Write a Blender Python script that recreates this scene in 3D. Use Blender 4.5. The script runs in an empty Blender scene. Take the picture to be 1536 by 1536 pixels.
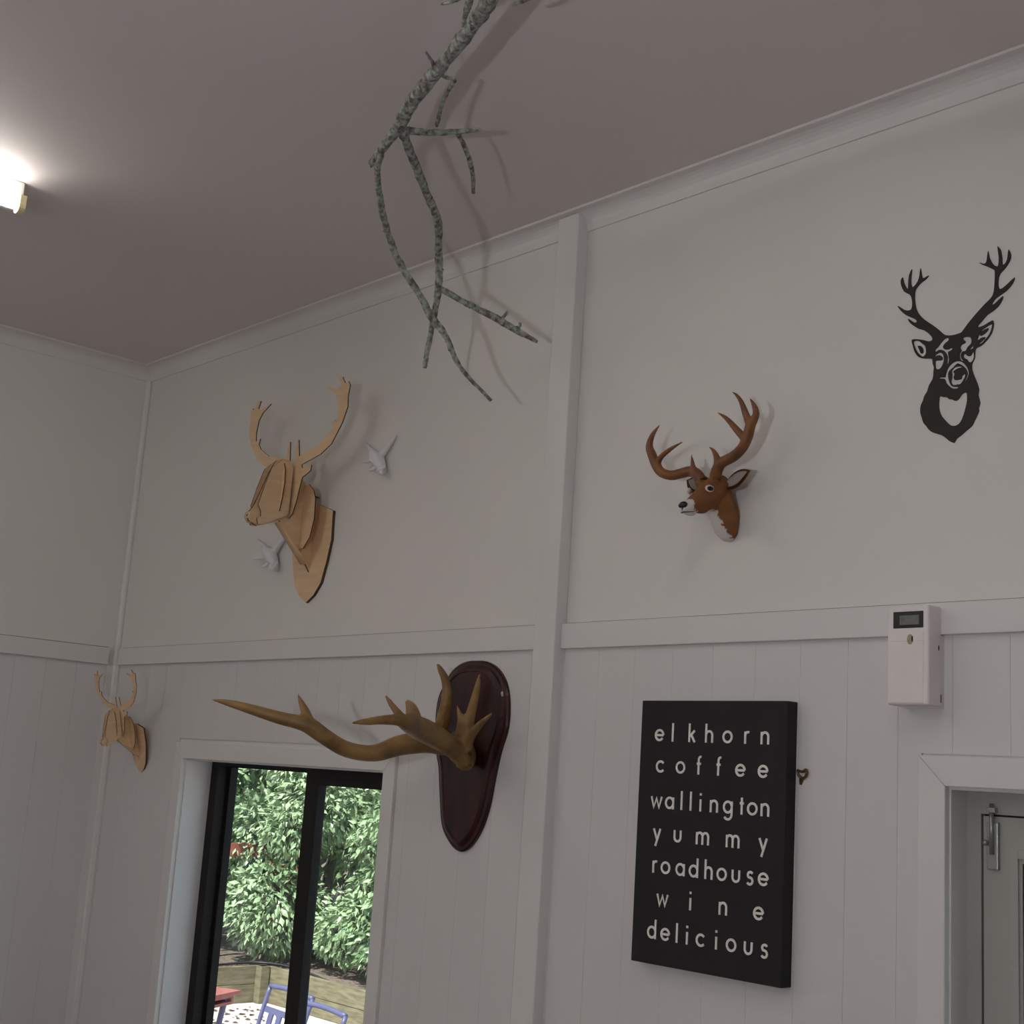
import bpy, bmesh, math, random
from mathutils import Vector, Matrix
random.seed(7)
scn = bpy.context.scene
col = scn.collection
# ------------------------------------------------------------------ camera
F = 2053.85; YAW, PITCH, ROLL = -0.833878, 0.193687, -0.064897
CAM = Vector((5.1483, -2.5809, 2.0125))
cy, sy, cp, sp, cr, sr = (math.cos(YAW), math.sin(YAW), math.cos(PITCH), math.sin(PITCH), math.cos(ROLL), math.sin(ROLL))
fwd = Vector((cp*sy, cp*cy, sp)); r0 = Vector((cy, -sy, 0)); d0 = fwd.cross(r0)
RGT = cr*r0 + sr*d0; DWN = -sr*r0 + cr*d0
cd = bpy.data.cameras.new('camera'); cam = bpy.data.objects.new('camera', cd); col.objects.link(cam)
cd.sensor_fit = 'HORIZONTAL'; cd.sensor_width = 36; cd.lens = F/1536*36; cd.clip_start = .02; cd.clip_end = 300
M = Matrix((RGT, -DWN, -fwd)).transposed().to_4x4(); M.translation = CAM; cam.matrix_world = M
scn.camera = cam
# ------------------------------------------------------------------ world, sun, exposure
w = bpy.data.worlds.new('world'); scn.world = w; w.use_nodes = True
nt = w.node_tree; bg = nt.nodes['Background']
sky = nt.nodes.new('ShaderNodeTexSky'); sky.sky_type = 'NISHITA'; sky.sun_disc = False
sky.sun_elevation = math.radians(52); sky.sun_rotation = math.radians(200); sky.air_density = 1.3; sky.dust_density = 2.0
nt.links.new(sky.outputs[0], bg.inputs[0]); bg.inputs[1].default_value = 0.26
sl = bpy.data.lights.new('sun', 'SUN'); sl.energy = 8.0; sl.angle = math.radians(1.5); sl.color = (1, .95, .86)
so = bpy.data.objects.new('sun', sl); col.objects.link(so)
so.rotation_euler = Vector((-.25, .62, -.95)).to_track_quat('-Z', 'Y').to_euler()
scn.view_settings.view_transform = 'Standard'; scn.view_settings.look = 'None'
scn.view_settings.exposure = 0.0; scn.view_settings.gamma = 1; scn.view_settings.use_curve_mapping = False
TUBE_L, TUBE_R, GLOBE, TUBE_FILL = 20.0, 20.0, 900.0, 115.0

# ------------------------------------------------------------------ pixel helpers: direction of a photo pixel, met with a known plane
def ray(u, v): return RGT*((u-768)/F) + DWN*((v-768)/F) + fwd
def onY(u, v, y=0.): r = ray(u, v); return CAM + r*((y-CAM.y)/r.y)
def onX(u, v, x=0.): r = ray(u, v); return CAM + r*((x-CAM.x)/r.x)
def onZ(u, v, z=0.): r = ray(u, v); return CAM + r*((z-CAM.z)/r.z)

# ------------------------------------------------------------------ materials
MATS = {}
def mat(name, c, rough=.5, metal=0., var=0., vscale=20., c2=None, bump=0., bscale=60., emit=0., ecol=None, spec=.5, wave=None, coat=0., vcol=False):
    if name in MATS: return MATS[name]
    m = bpy.data.materials.new(name); m.use_nodes = True; t = m.node_tree; b = t.nodes['Principled BSDF']
    b.inputs['Base Color'].default_value = (*c, 1); b.inputs['Roughness'].default_value = rough
    b.inputs['Metallic'].default_value = metal; b.inputs['Specular IOR Level'].default_value = spec
    b.inputs['Coat Weight'].default_value = coat
    tc = t.nodes.new('ShaderNodeTexCoord')
    if vcol:
        at = t.nodes.new('ShaderNodeAttribute'); at.attribute_name = 'col'
        t.links.new(at.outputs['Color'], b.inputs['Base Color'])
    if c2 is not None or var > 0:
        if c2 is None: c2 = tuple(max(0, x*(1-var)) for x in c)
        mp = t.nodes.new('ShaderNodeMapping'); t.links.new(tc.outputs['Object'], mp.inputs[0])
        if wave: mp.inputs['Scale'].default_value = wave
        n = t.nodes.new('ShaderNodeTexNoise'); n.inputs['Scale'].default_value = vscale; n.inputs['Detail'].default_value = 6
        t.links.new(mp.outputs[0], n.inputs['Vector'])
        rp = t.nodes.new('ShaderNodeValToRGB'); rp.color_ramp.elements[0].position = .35; rp.color_ramp.elements[1].position = .65
        rp.color_ramp.elements[0].color = (*c2, 1); rp.color_ramp.elements[1].color = (*c, 1)
        t.links.new(n.outputs['Fac'], rp.inputs[0]); t.links.new(rp.outputs[0], b.inputs['Base Color'])
    if bump > 0:
        n2 = t.nodes.new('ShaderNodeTexNoise'); n2.inputs['Scale'].default_value = bscale; n2.inputs['Detail'].default_value = 4
        t.links.new(tc.outputs['Object'], n2.inputs['Vector'])
        bp = t.nodes.new('ShaderNodeBump'); bp.inputs['Strength'].default_value = bump; bp.inputs['Distance'].default_value = .01
        t.links.new(n2.outputs['Fac'], bp.inputs['Height']); t.links.new(bp.outputs[0], b.inputs['Normal'])
    if emit > 0:
        b.inputs['Emission Color'].default_value = (*(ecol or c), 1); b.inputs['Emission Strength'].default_value = emit
    MATS[name] = m; return m
mat('wall_cream', (.775, .75, .725), .55, var=.03, vscale=1.5, bump=.03, bscale=120)
mat('wall_white', (.71, .695, .69), .5, var=.03, vscale=1.5, bump=.03, bscale=90)
mat('trim_white', (.755, .74, .73), .42, var=.03, vscale=4)
mat('ceiling_white', (.77, .715, .71), .65, var=.03, vscale=1.2, bump=.02, bscale=150)
mat('floor_timber', (.20, .14, .10), .45, var=.35, vscale=5, wave=(1, 8, 1))
mat('frame_dark', (.012, .009, .009), .5, spec=.25)
mat('door_grey', (.40, .39, .37), .45, var=.05, vscale=6)
mat('metal_grey', (.36, .37, .38), .35, metal=.7)
mat('rubber_black', (.01, .01, .01), .7)
mat('ply', (.80, .575, .355), .6, c2=(.73, .505, .295), vscale=9, wave=(1, 1, 7))
mat('ply_edge', (.10, .055, .03), .8, var=.3, vscale=60)
mat('figure_white', (.80, .80, .82), .35)
mat('antler_wood', (.32, .19, .065), .45, c2=(.17, .09, .03), vscale=14, bump=.25, bscale=70)
mat('antler_red', (.27, .105, .03), .45, c2=(.14, .05, .018), vscale=18, bump=.1, bscale=80)
mat('deer_fur', (.3, .13, .05), .85, bump=.25, bscale=260, vcol=True)
mat('fur_brown', (.26, .105, .032), .85, var=.3, vscale=60, bump=.2, bscale=250)
mat('fur_white', (.74, .68, .64), .85, var=.1, vscale=60, bump=.2, bscale=250)
mat('eye_black', (.006, .006, .008), .12)
mat('nose_black', (.012, .011, .013), .35)
mat('mahogany', (.050, .009, .009), .3, c2=(.016, .004, .005), vscale=5, wave=(6, 1, 1), coat=.15, spec=.35)
mat('decal_black', (.022, .018, .016), .7)
mat('canvas_black', (.011, .009, .011), .75, bump=.15, bscale=900)
mat('letter_white', (.88, .85, .82), .6)
mat('brass', (.14, .085, .035), .45, metal=.6)
mat('plastic_white', (.86, .80, .80), .35, var=.05, vscale=14)
mat('plastic_stain', (.50, .42, .26), .5, var=.3, vscale=90)
mat('screen_black', (.008, .008, .01), .2)
mat('screen_grey', (.16, .17, .17), .3, var=.3, vscale=80)
mat('bark_lichen', (.46, .50, .48), .85, c2=(.125, .105, .085), vscale=75, bump=.8, bscale=90)
mat('lamp_white', (.82, .80, .78), .4)
mat('lamp_cream', (.85, .74, .42), .45)
mat('tube_cool', (1, 1, 1), .4, emit=TUBE_L, ecol=(1, .96, .90))
mat('tube_cool_b', (1, 1, 1), .4, emit=TUBE_R, ecol=(1, .95, .90))
mat('tube_fill', (1, 1, 1), .4, emit=TUBE_FILL, ecol=(1, .95, .90))
mat('globe_cool', (1, 1, 1), .4, emit=GLOBE, ecol=(.93, .965, 1))
mat('leaf_a', (.40, .52, .32), .3, c2=(.17, .27, .13), vscale=2.2, spec=.6)
mat('leaf_b', (.32, .45, .25), .3, c2=(.13, .21, .10), vscale=2.2, spec=.6)
mat('leaf_red', (.42, .075, .05), .5)
mat('bark', (.20, .17, .13), .9, var=.4, vscale=20, bump=.5)
mat('sleeper', (.21, .185, .115), .85, c2=(.12, .105, .065), vscale=6, wave=(1, 1, 6), bump=.2)
mat('gravel', (.74, .69, .65), .9, c2=(.55, .50, .47), vscale=40, bump=.6, bscale=60)
mat('caulk', (.34, .26, .15), .8, var=.3, vscale=9)
mat('mulch', (.10, .075, .06), .95, c2=(.22, .17, .15), vscale=25, bump=.8, bscale=30)
mat('paint_blue', (.10, .105, .22), .4, var=.15, vscale=30)
mat('red_timber', (.40, .13, .11), .5, var=.25, vscale=12)
mat('leaf_litter', (.11, .07, .05), .9)
mat('pipe_black', (.02, .02, .025), .5)
def glass():
    m = bpy.data.materials.new('window_glass'); m.use_nodes = True; t = m.node_tree; t.nodes.clear()
    o = t.nodes.new('ShaderNodeOutputMaterial'); mx = t.nodes.new('ShaderNodeMixShader'); tr = t.nodes.new('ShaderNodeBsdfTransparent')
    gl = t.nodes.new('ShaderNodeBsdfGlossy'); gl.inputs['Roughness'].default_value = .03
    lw = t.nodes.new('ShaderNodeLayerWeight'); lw.inputs[0].default_value = .5
    pw = t.nodes.new('ShaderNodeMath'); pw.operation = 'POWER'; pw.inputs[1].default_value = 5; t.links.new(lw.outputs['Facing'], pw.inputs[0])
    fr = t.nodes.new('ShaderNodeMath'); fr.operation = 'MULTIPLY_ADD'; fr.inputs[1].default_value = .9; fr.inputs[2].default_value = .03; t.links.new(pw.outputs[0], fr.inputs[0])
    tr.inputs[0].default_value = (.93, .96, .95, 1)
    t.links.new(fr.outputs[0], mx.inputs[0]); t.links.new(tr.outputs[0], mx.inputs[1]); t.links.new(gl.outputs[0], mx.inputs[2]); t.links.new(mx.outputs[0], o.inputs[0])
    MATS['glass'] = m
glass()

# ------------------------------------------------------------------ object helpers
def link(name, me, m, parent=None, smooth=False):
    o = bpy.data.objects.new(name, me); col.objects.link(o)
    for mm in (m if isinstance(m, (list, tuple)) else [m]): me.materials.append(MATS[mm])
    if smooth:
        for p in me.polygons: p.use_smooth = True
    if parent:
        o.parent = parent
        o.matrix_parent_inverse = parent.matrix_basis.inverted()
    return o
def from_bm(name, bm, m, parent=None, smooth=False):
    bmesh.ops.recalc_face_normals(bm, faces=bm.faces[:])
    me = bpy.data.meshes.new(name); bm.to_mesh(me); bm.free(); return link(name, me, m, parent, smooth)
def tag(o, label, cat, group=None, kind=None):
    o['label'] = label; o['category'] = cat
    if group: o['group'] = group
    if kind: o['kind'] = kind
    return o
def thing(name, loc, label, cat, group=None, kind=None):
    o = bpy.data.objects.new(name, None); o.empty_display_size = .05; col.objects.link(o); o.location = loc
    return tag(o, label, cat, group, kind)
def bm_box(bm, x0, x1, y0, y1, z0, z1, bev=0., seg=2):
    r = bmesh.ops.create_cube(bm, size=1, matrix=Matrix.Translation(((x0+x1)/2, (y0+y1)/2, (z0+z1)/2)) @ Matrix.Diagonal((abs(x1-x0), abs(y1-y0), abs(z1-z0), 1)))
    if bev > 0:
        es = set(e for v in r['verts'] for e in v.link_edges)
        bmesh.ops.bevel(bm, geom=list(es), offset=bev, segments=seg, profile=.5, affect='EDGES')
def box(name, x0, x1, y0, y1, z0, z1, m, parent=None, bev=0., seg=2):
    bm = bmesh.new(); bm_box(bm, x0, x1, y0, y1, z0, z1, bev, seg); return from_bm(name, bm, m, parent)
def boxes(name, L, m, parent=None, bev=0.):
    bm = bmesh.new()
    for b in L: bm_box(bm, *b, bev=bev)
    return from_bm(name, bm, m, parent)
def spline(pts, n=6):
    """Catmull-Rom through tuples of any length"""
    out = []; P = [pts[0]] + list(pts) + [pts[-1]]
    for i in range(1, len(P)-2):
        for k in range(n):
            t = k/n; a, b, c, d = P[i-1], P[i], P[i+1], P[i+2]
            out.append(tuple(.5*((2*q) + (r-p)*t + (2*p-5*q+4*r-s)*t*t + (-p+3*q-3*r+s)*t**3) for p, q, r, s in zip(a, b, c, d)))
    out.append(tuple(pts[-1])); return out
def bm_tube(bm, pts, seg=8, wob=0., n=5):
    """pts: (x,y,z,r)"""
    P = spline(pts, n) if n > 1 else pts
    prev = None; up = Vector((.31, .2, .93)); N = len(P); last = None
    ring0 = None
    for i, p in enumerate(P):
        c = Vector(p[:3]); a = Vector(P[max(0, i-1)][:3]); b = Vector(P[min(N-1, i+1)][:3]); t = (b-a).normalized()
        u = (up - t*up.dot(t)).normalized(); v = t.cross(u); up = u
        rr = max(p[3], .0004)
        ring = [bm.verts.new(c + (u*math.cos(2*math.pi*k/seg) + v*math.sin(2*math.pi*k/seg))*rr*(1+wob*(random.random()-.5)*2)) for k in range(seg)]
        if prev:
            for k in range(seg): bm.faces.new((prev[k], prev[(k+1) % seg], ring[(k+1) % seg], ring[k]))
        else: ring0 = ring
        prev = ring
    bm.faces.new(ring0[::-1]); bm.faces.new(prev)
def bm_loft(bm, secs, seg=20):
    """secs: list of (centre, ax1 vector, ax2 vector) ellipses"""
    prev = None
    for c, a, b in secs:
        ring = [bm.verts.new(c + a*math.cos(2*math.pi*k/seg) + b*math.sin(2*math.pi*k/seg)) for k in range(seg)]
        if prev:
            for k in range(seg): bm.faces.new((prev[k], prev[(k+1) % seg], ring[(k+1) % seg], ring[k]))
        else: bm.faces.new(ring[::-1])
        prev = ring
    bm.faces.new(prev)
def bm_ell(bm, c, rx, ry, rz, rot=None, seg=16, rings=10):
    mt = Matrix.Translation(c) @ (rot.to_matrix().to_4x4() if rot else Matrix()) @ Matrix.Diagonal((rx, ry, rz, 1))
    bmesh.ops.create_uvsphere(bm, u_segments=seg, v_segments=rings, radius=1, matrix=mt)
def remesh(name, bm, m, vox, parent=None, it=4):
    """closed pieces of one body grown into a single skin"""
    bmesh.ops.recalc_face_normals(bm, faces=bm.faces[:])
    me = bpy.data.meshes.new(name); bm.to_mesh(me); bm.free()
    o = bpy.data.objects.new('tmp', me); col.objects.link(o)
    md = o.modifiers.new('r', 'REMESH'); md.mode = 'VOXEL'; md.voxel_size = vox
    sm = o.modifiers.new('s', 'SMOOTH'); sm.iterations = it; sm.factor = .5
    dg = bpy.context.evaluated_depsgraph_get(); dg.update()
    me2 = bpy.data.meshes.new_from_object(o.evaluated_get(dg)); me2.name = name
    bpy.data.objects.remove(o); return link(name, me2, m, parent, True)
def plate(name, loops, mapf, thick, m, parent=None, bevel=0.):
    """flat cut-out: loops of (a,b), first outer then holes; mapf(a,b,t) -> point, t in 0..thick"""
    cu = bpy.data.curves.new('c', 'CURVE'); cu.dimensions = '2D'; cu.fill_mode = 'BOTH'
    for L in loops:
        s = cu.splines.new('POLY'); s.points.add(len(L)-1); s.use_cyclic_u = True
        for p, (a, b) in zip(s.points, L): p.co = (a, b, 0, 1)
    cu.extrude = thick/2; cu.bevel_depth = bevel
    o = bpy.data.objects.new('tmp', cu); col.objects.link(o)
    dg = bpy.context.evaluated_depsgraph_get(); dg.update()
    me = bpy.data.meshes.new_from_object(o.evaluated_get(dg)); bpy.data.objects.remove(o)
    for v in me.vertices: v.co = mapf(v.co.x, v.co.y, v.co.z + thick/2 + bevel)
    bm = bmesh.new(); bm.from_mesh(me); bmesh.ops.remove_doubles(bm, verts=bm.verts[:], dist=1e-6)
    bmesh.ops.recalc_face_normals(bm, faces=bm.faces[:]); me.materials.clear(); bm.to_mesh(me); bm.free(); me.name = name
    o = link(name, me, m, parent)
    if isinstance(m, (list, tuple)) and len(m) > 1:      # sawn edges take the second material
        n0 = (Vector(mapf(0, 0, 1)) - Vector(mapf(0, 0, 0))).normalized()
        for p in me.polygons: p.material_index = 0 if abs(p.normal.dot(n0)) > .7 else 1
    return o
def smooth_loop(L, n=3): 
    L = list(L); k = len(L); out = []
    for i in range(k):
        a, b, c, d = L[i-1], L[i], L[(i+1) % k], L[(i+2) % k]
        for j in range(n):
            t = j/n; out.append(tuple(.5*((2*q) + (r-p)*t + (2*p-5*q+4*r-s)*t*t + (-p+3*q-3*r+s)*t**3) for p, q, r, s in zip(a, b, c, d)))
    return out

# ================================================================== ROOM
RX, RY, ZC = 9.0, -6.6, 3.61
WX0, WX1, WZ0, WZ1 = .631, 1.824, .90, 2.018          # window opening
DX0, DX1, DZ1 = 3.678, 4.60, 2.058                    # door opening
wb = boxes('wall_back', [(-.15, WX0, 0, .15, 0, ZC+.1), (WX0, WX1, 0, .15, 0, WZ0), (WX0, WX1, 0, .15, WZ1, ZC+.1), (WX1, DX0, 0, .15, 0, ZC+.1),
                         (DX0, DX1, 0, .15, DZ1, ZC+.1), (DX1, RX+.15, 0, .15, 0, ZC+.1)], 'wall_cream')
tag(wb, 'cream painted wall with window, door and hung antlers', 'wall', kind='structure')
wl = tag(box('wall_left', -.15, 0, RY, 0, 0, ZC+.1, 'wall_cream'), 'cream painted side wall meeting the antler wall at the corner', 'wall', kind='structure')
tag(box('wall_front', 0, RX, RY-.15, RY, 0, ZC+.1, 'wall_cream'), 'plain cream wall facing the antler wall', 'wall', kind='structure')
tag(box('wall_right', RX, RX+.15, RY, 0, 0, ZC+.1, 'wall_cream'), 'plain cream wall at the far end of the room', 'wall', kind='structure')
tag(box('floor', -.15, RX+.15, RY-.15, .15, -.1, 0, 'floor_timber'), 'brown timber floor of the room', 'floor', kind='structure')
tag(box('ceiling', -.15, RX+.15, RY-.15, .15, ZC, ZC+.1, 'ceiling_white'), 'flat pale painted ceiling', 'ceiling', kind='structure')
# --- lower wall boards with fine grooves, cut round the architraves
RAIL0, RAIL1 = 2.366, 2.433
BW, GAP = .1255, .0006
def board_mesh(x0, x1, z0, z1):
    return (x0+GAP/2, x1-GAP/2, -.006, 0, z0, z1)
holes = [(WX0-.055, WX1+.056, WZ0-.06, WZ1+.072), (DX0-.061, DX1+.061, 0, DZ1+.065), (2.469, 2.551, 0, 3)]
x = 2.934 - 23*BW; k = 0
while x < 6.9:
    x0, x1 = max(x, .045), x+BW
    if x1 > .06:
        # split in x at hole edges, then in z
        cuts = sorted(set([x0, x1] + [e for h in holes for e in h[:2] if x0 < e < x1]))
        bm = bmesh.new(); any_ = False
        for a, b in zip(cuts[:-1], cuts[1:]):
            if b-a < .004: continue
            spans = [(0, RAIL0)]
            for h in holes:
                if h[0]-1e-6 <= a and b <= h[1]+1e-6:
                    ns = []
                    for s in spans:
                        if h[2] > s[0]: ns.append((s[0], min(h[2], s[1])))
                        if h[3] < s[1]: ns.append((max(h[3], s[0]), s[1]))
                    spans = ns
            for s in spans:
                if s[1]-s[0] > .01:
                    bm_box(bm, a+(GAP/2 if a == x0 else 0), b-(GAP/2 if b == x1 else 0), -.006, 0, s[0], s[1]); any_ = True
        if any_: from_bm('board', bm, 'wall_white', wb)
        else: bm.free()
    x += BW
y = -.045
while y > -2.6:
    box('board', 0, .006, y-BW+GAP/2, y-GAP/2, 0, RAIL0, 'wall_white', wl); y -= BW
# --- rails, post, corner strips, cornices
def trim(n, o, label): o.name = 'trim_%d' % n; return tag(o, label, 'trim', kind='structure')
trim(1, box('t', .045, 2.469, -.020, 0, RAIL0, RAIL1, 'trim_white', bev=.002), 'flat white wall rail between room corner and post')
trim(2, box('t', 2.551, RX, -.020, 0, RAIL0, RAIL1, 'trim_white', bev=.002), 'flat white wall rail running right of post, behind dispenser')
trim(3, box('t', 0, .020, RY, -.045, RAIL0, RAIL1, 'trim_white', bev=.002), 'flat white wall rail along the side wall')
trim(4, box('t', 2.469, 2.551, -.042, 0, 0, ZC-.012, 'trim_white', bev=.003), 'white vertical post cover between the wall panels')
bm = bmesh.new()
bm_box(bm, 0, .045, -.014, 0, 0, RAIL0); bm_box(bm, 0, .014, -.045, -.014, 0, RAIL0)
bm_tube(bm, [(.008, -.008, 0, .014), (.008, -.008, ZC-.06, .014)], seg=12, n=1)
trim(5, from_bm('t', bm, 'trim_white'), 'white strip covering the room corner from floor to cornice')
for nm, a in (('trim_1', (.045, 2.469, -.0035, 0)), ('trim_2', (2.551, 7.0, -.0035, 0)), ('trim_3', (0, .0035, -3.0, -.045))):
    box('caulk_line', *a, RAIL1-.001, RAIL1+.0035, 'caulk', bpy.data.objects[nm])
def cornice(n, L, along, label):
    prof = [(0, -.058), (.006, -.058), (.007, -.052)]
    for k in range(7):
        a = k/6*math.pi/2; prof.append((.007 + .040*(1-math.cos(a)), -.052 + .044*math.sin(a)))
    prof += [(.049, -.008), (.055, -.007), (.055, 0), (0, 0)]
    bm = bmesh.new(); R = []
    for e in (0, 1):
        ring = []
        for a, b in prof:
            if along == 'x': ring.append(bm.verts.new(((a if e == 0 else L), -a, ZC+b)))
            else: ring.append(bm.verts.new((a, (-a if e == 0 else L), ZC+b)))
        R.append(ring)
    k = len(prof)
    for i in range(k): bm.faces.new((R[0][i], R[0][(i+1) % k], R[1][(i+1) % k], R[1][i]))
    bm.faces.new(R[0]); bm.faces.new(R[1][::-1])
    return trim(n, from_bm('t', bm, 'trim_white'), label)
cornice(6, RX, 'x', 'white coved cornice above the antler wall')
cornice(7, RY, 'y', 'white coved cornice above the side wall')

# ================================================================== WINDOW
win = thing('window_1', ((WX0+WX1)/2, 0, WZ0), 'dark framed sliding window with white architrave, garden beyond', 'window', kind='structure')
def frame4(name, x0, x1, z0, z1, wl_, wr, wt, wb_, y0, y1, m, par, bev=0.):
    return boxes(name, [(x0, x0+wl_, y0, y1, z0, z1), (x1-wr, x1, y0, y1, z0, z1), (x0+wl_, x1-wr, y0, y1, z1-wt, z1), (x0+wl_, x1-wr, y0, y1, z0, z0+wb_)], m, par, bev)
def mitre(name, x0, x1, z0, z1, wd, y0, y1, m, par, bottom=True):
    """architrave of mitred boards"""
    out = [(x0-wd, z0-(wd if bottom else 0)), (x0-wd, z1+wd), (x1+wd, z1+wd), (x1+wd, z0-(wd if bottom else 0))]
    inn = [(x0, z0), (x0, z1), (x1, z1), (x1, z0)]
    for i in range(4 if bottom else 3):
        j = (i+1) % 4; q = [out[i], out[j], inn[j], inn[i]]
        cx = sum(p[0] for p in q)/4; cz = sum(p[1] for p in q)/4
        q = [(cx+(a-cx)*.9995, cz+(b-cz)*.9995) for a, b in q]
        bm = bmesh.new(); A = [bm.verts.new((a, y0, b)) for a, b in q]; B = [bm.verts.new((a, y1, b)) for a, b in q]
        for k in range(4): bm.faces.new((A[k], A[(k+1) % 4], B[(k+1) % 4], B[k]))
        bm.faces.new(A); bm.faces.new(B[::-1])
        bmesh.ops.bevel(bm, geom=[e for e in bm.edges if all(abs(v.co.y-y0) < 1e-6 for v in e.verts)], offset=.0015, segments=1, affect='EDGES')
        from_bm(name, bm, m, par)
mitre('architrave', WX0, WX1, WZ0, WZ1, .055, -.018, 0, 'trim_white', win)
frame4('reveal', WX0, WX1, WZ0, WZ1, .006, .006, .006, .01, 0, .105, 'trim_white', win)
frame4('outer_frame', WX0, WX1, WZ0, WZ1, .052, .052, .018, .05, .105, .19, 'frame_dark', win)
fx = boxes('fixed_sash', [(WX0+.052, WX0+.068, .150, .172, WZ0+.05, WZ1-.018), (1.185, 1.232, .150, .172, WZ0+.05, WZ1-.018), (WX0+.068, 1.185, .150, .172, WZ1-.022, WZ1-.018), (WX0+.068, 1.185, .150, .172, WZ0+.05, WZ0+.08)], 'frame_dark', win)
box('pane', WX0+.066, 1.19, .159, .163, WZ0+.075, WZ1-.02, 'glass', fx)
ss = frame4('sliding_sash', 1.265, WX1-.02, WZ0+.04, WZ1-.004, .072, .05, .055, .05, .095, .128, 'frame_dark', win)
box('pane', 1.335, WX1-.068, .109, .113, WZ0+.088, WZ1-.056, 'glass', ss)
box('window_sill', WX0, WX1, -.03, .105, WZ0-.012, WZ0+.012, 'trim_white', win, bev=.003)

# ================================================================== DOOR
dr = thing('door_1', ((DX0+DX1)/2, .06, 0), 'grey glazed door with barrel bolt and white architrave', 'door', kind='structure')
mitre('architrave', DX0, DX1, 0, DZ1, .061, -.020, 0, 'trim_white', dr, bottom=False)
boxes('jamb_lining', [(DX0, DX0+.004, -.002, .06, 0, DZ1), (DX1-.004, DX1, -.002, .06, 0, DZ1), (DX0+.004, DX1-.004, -.002, .06, DZ1-.006, DZ1)], 'trim_white', dr)
boxes('door_frame', [(DX0, 3.7135, .06, .15, 0, DZ1), (DX1-.036, DX1, .06, .15, 0, DZ1), (3.7135, DX1-.036, .06, .15, 2.0085, DZ1)], 'door_grey', dr)
boxes('door_seal', [(3.7135, 3.7175, .075, .15, 0, 2.0085), (3.7175, DX1-.036, .075, .15, 2.0045, 2.0085)], 'rubber_black', dr)
LX0, LX1, LZ1 = 3.7175, DX1-.04, 2.0045
leaf = boxes('door_leaf', [(LX0, LX0+.082, .062, .102, .01, LZ1), (LX1-.082, LX1, .062, .102, .01, LZ1), (LX0+.082, LX1-.082, .062, .102, LZ1-.088, LZ1), (LX0+.082, LX1-.082, .062, .102, .01, .25)], 'door_grey', dr)
frame4('glazing_bead', LX0+.0585, LX1-.0585, .23, LZ1-.062, .017, .017, .017, .017, .056, .062, 'door_grey', leaf, bev=.001)
frame4('rubber_gasket', LX0+.082, LX1-.082, .25, LZ1-.088, .008, .008, .008, .008, .066, .09, 'rubber_black', leaf)
box('pane', LX0+.088, LX1-.088, .078, .083, .256, LZ1-.094, 'glass', leaf)
bx = onY(1491, 1240, .06).x
bolt = box('bolt_plate', bx-.012, bx+.012, .052, .062, 1.90, 1.993, 'metal_grey', leaf, bev=.0015)
bm = bmesh.new(); bm_tube(bm, [(bx, .050, 1.93, .0045), (bx, .050, 2.03, .0045)], seg=10, n=1); from_bm('bolt_rod', bm, 'metal_grey', leaf, True)
box('bolt_keeper', bx-.009, bx+.009, .045, .060, 2.012, 2.022, 'metal_grey', leaf, bev=.001)
bm = bmesh.new(); bm_ell(bm, Vector((bx-.011, .046, 1.952)), .006, .006, .006); from_bm('bolt_knob', bm, 'metal_grey', leaf, True)
for dx in (.026, .043):
    bm = bmesh.new(); bm_ell(bm, Vector((LX0+dx, .062, 1.60)), .002, .0012, .002, seg=8, rings=6); from_bm('screw', bm, 'rubber_black', leaf, True)

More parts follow.
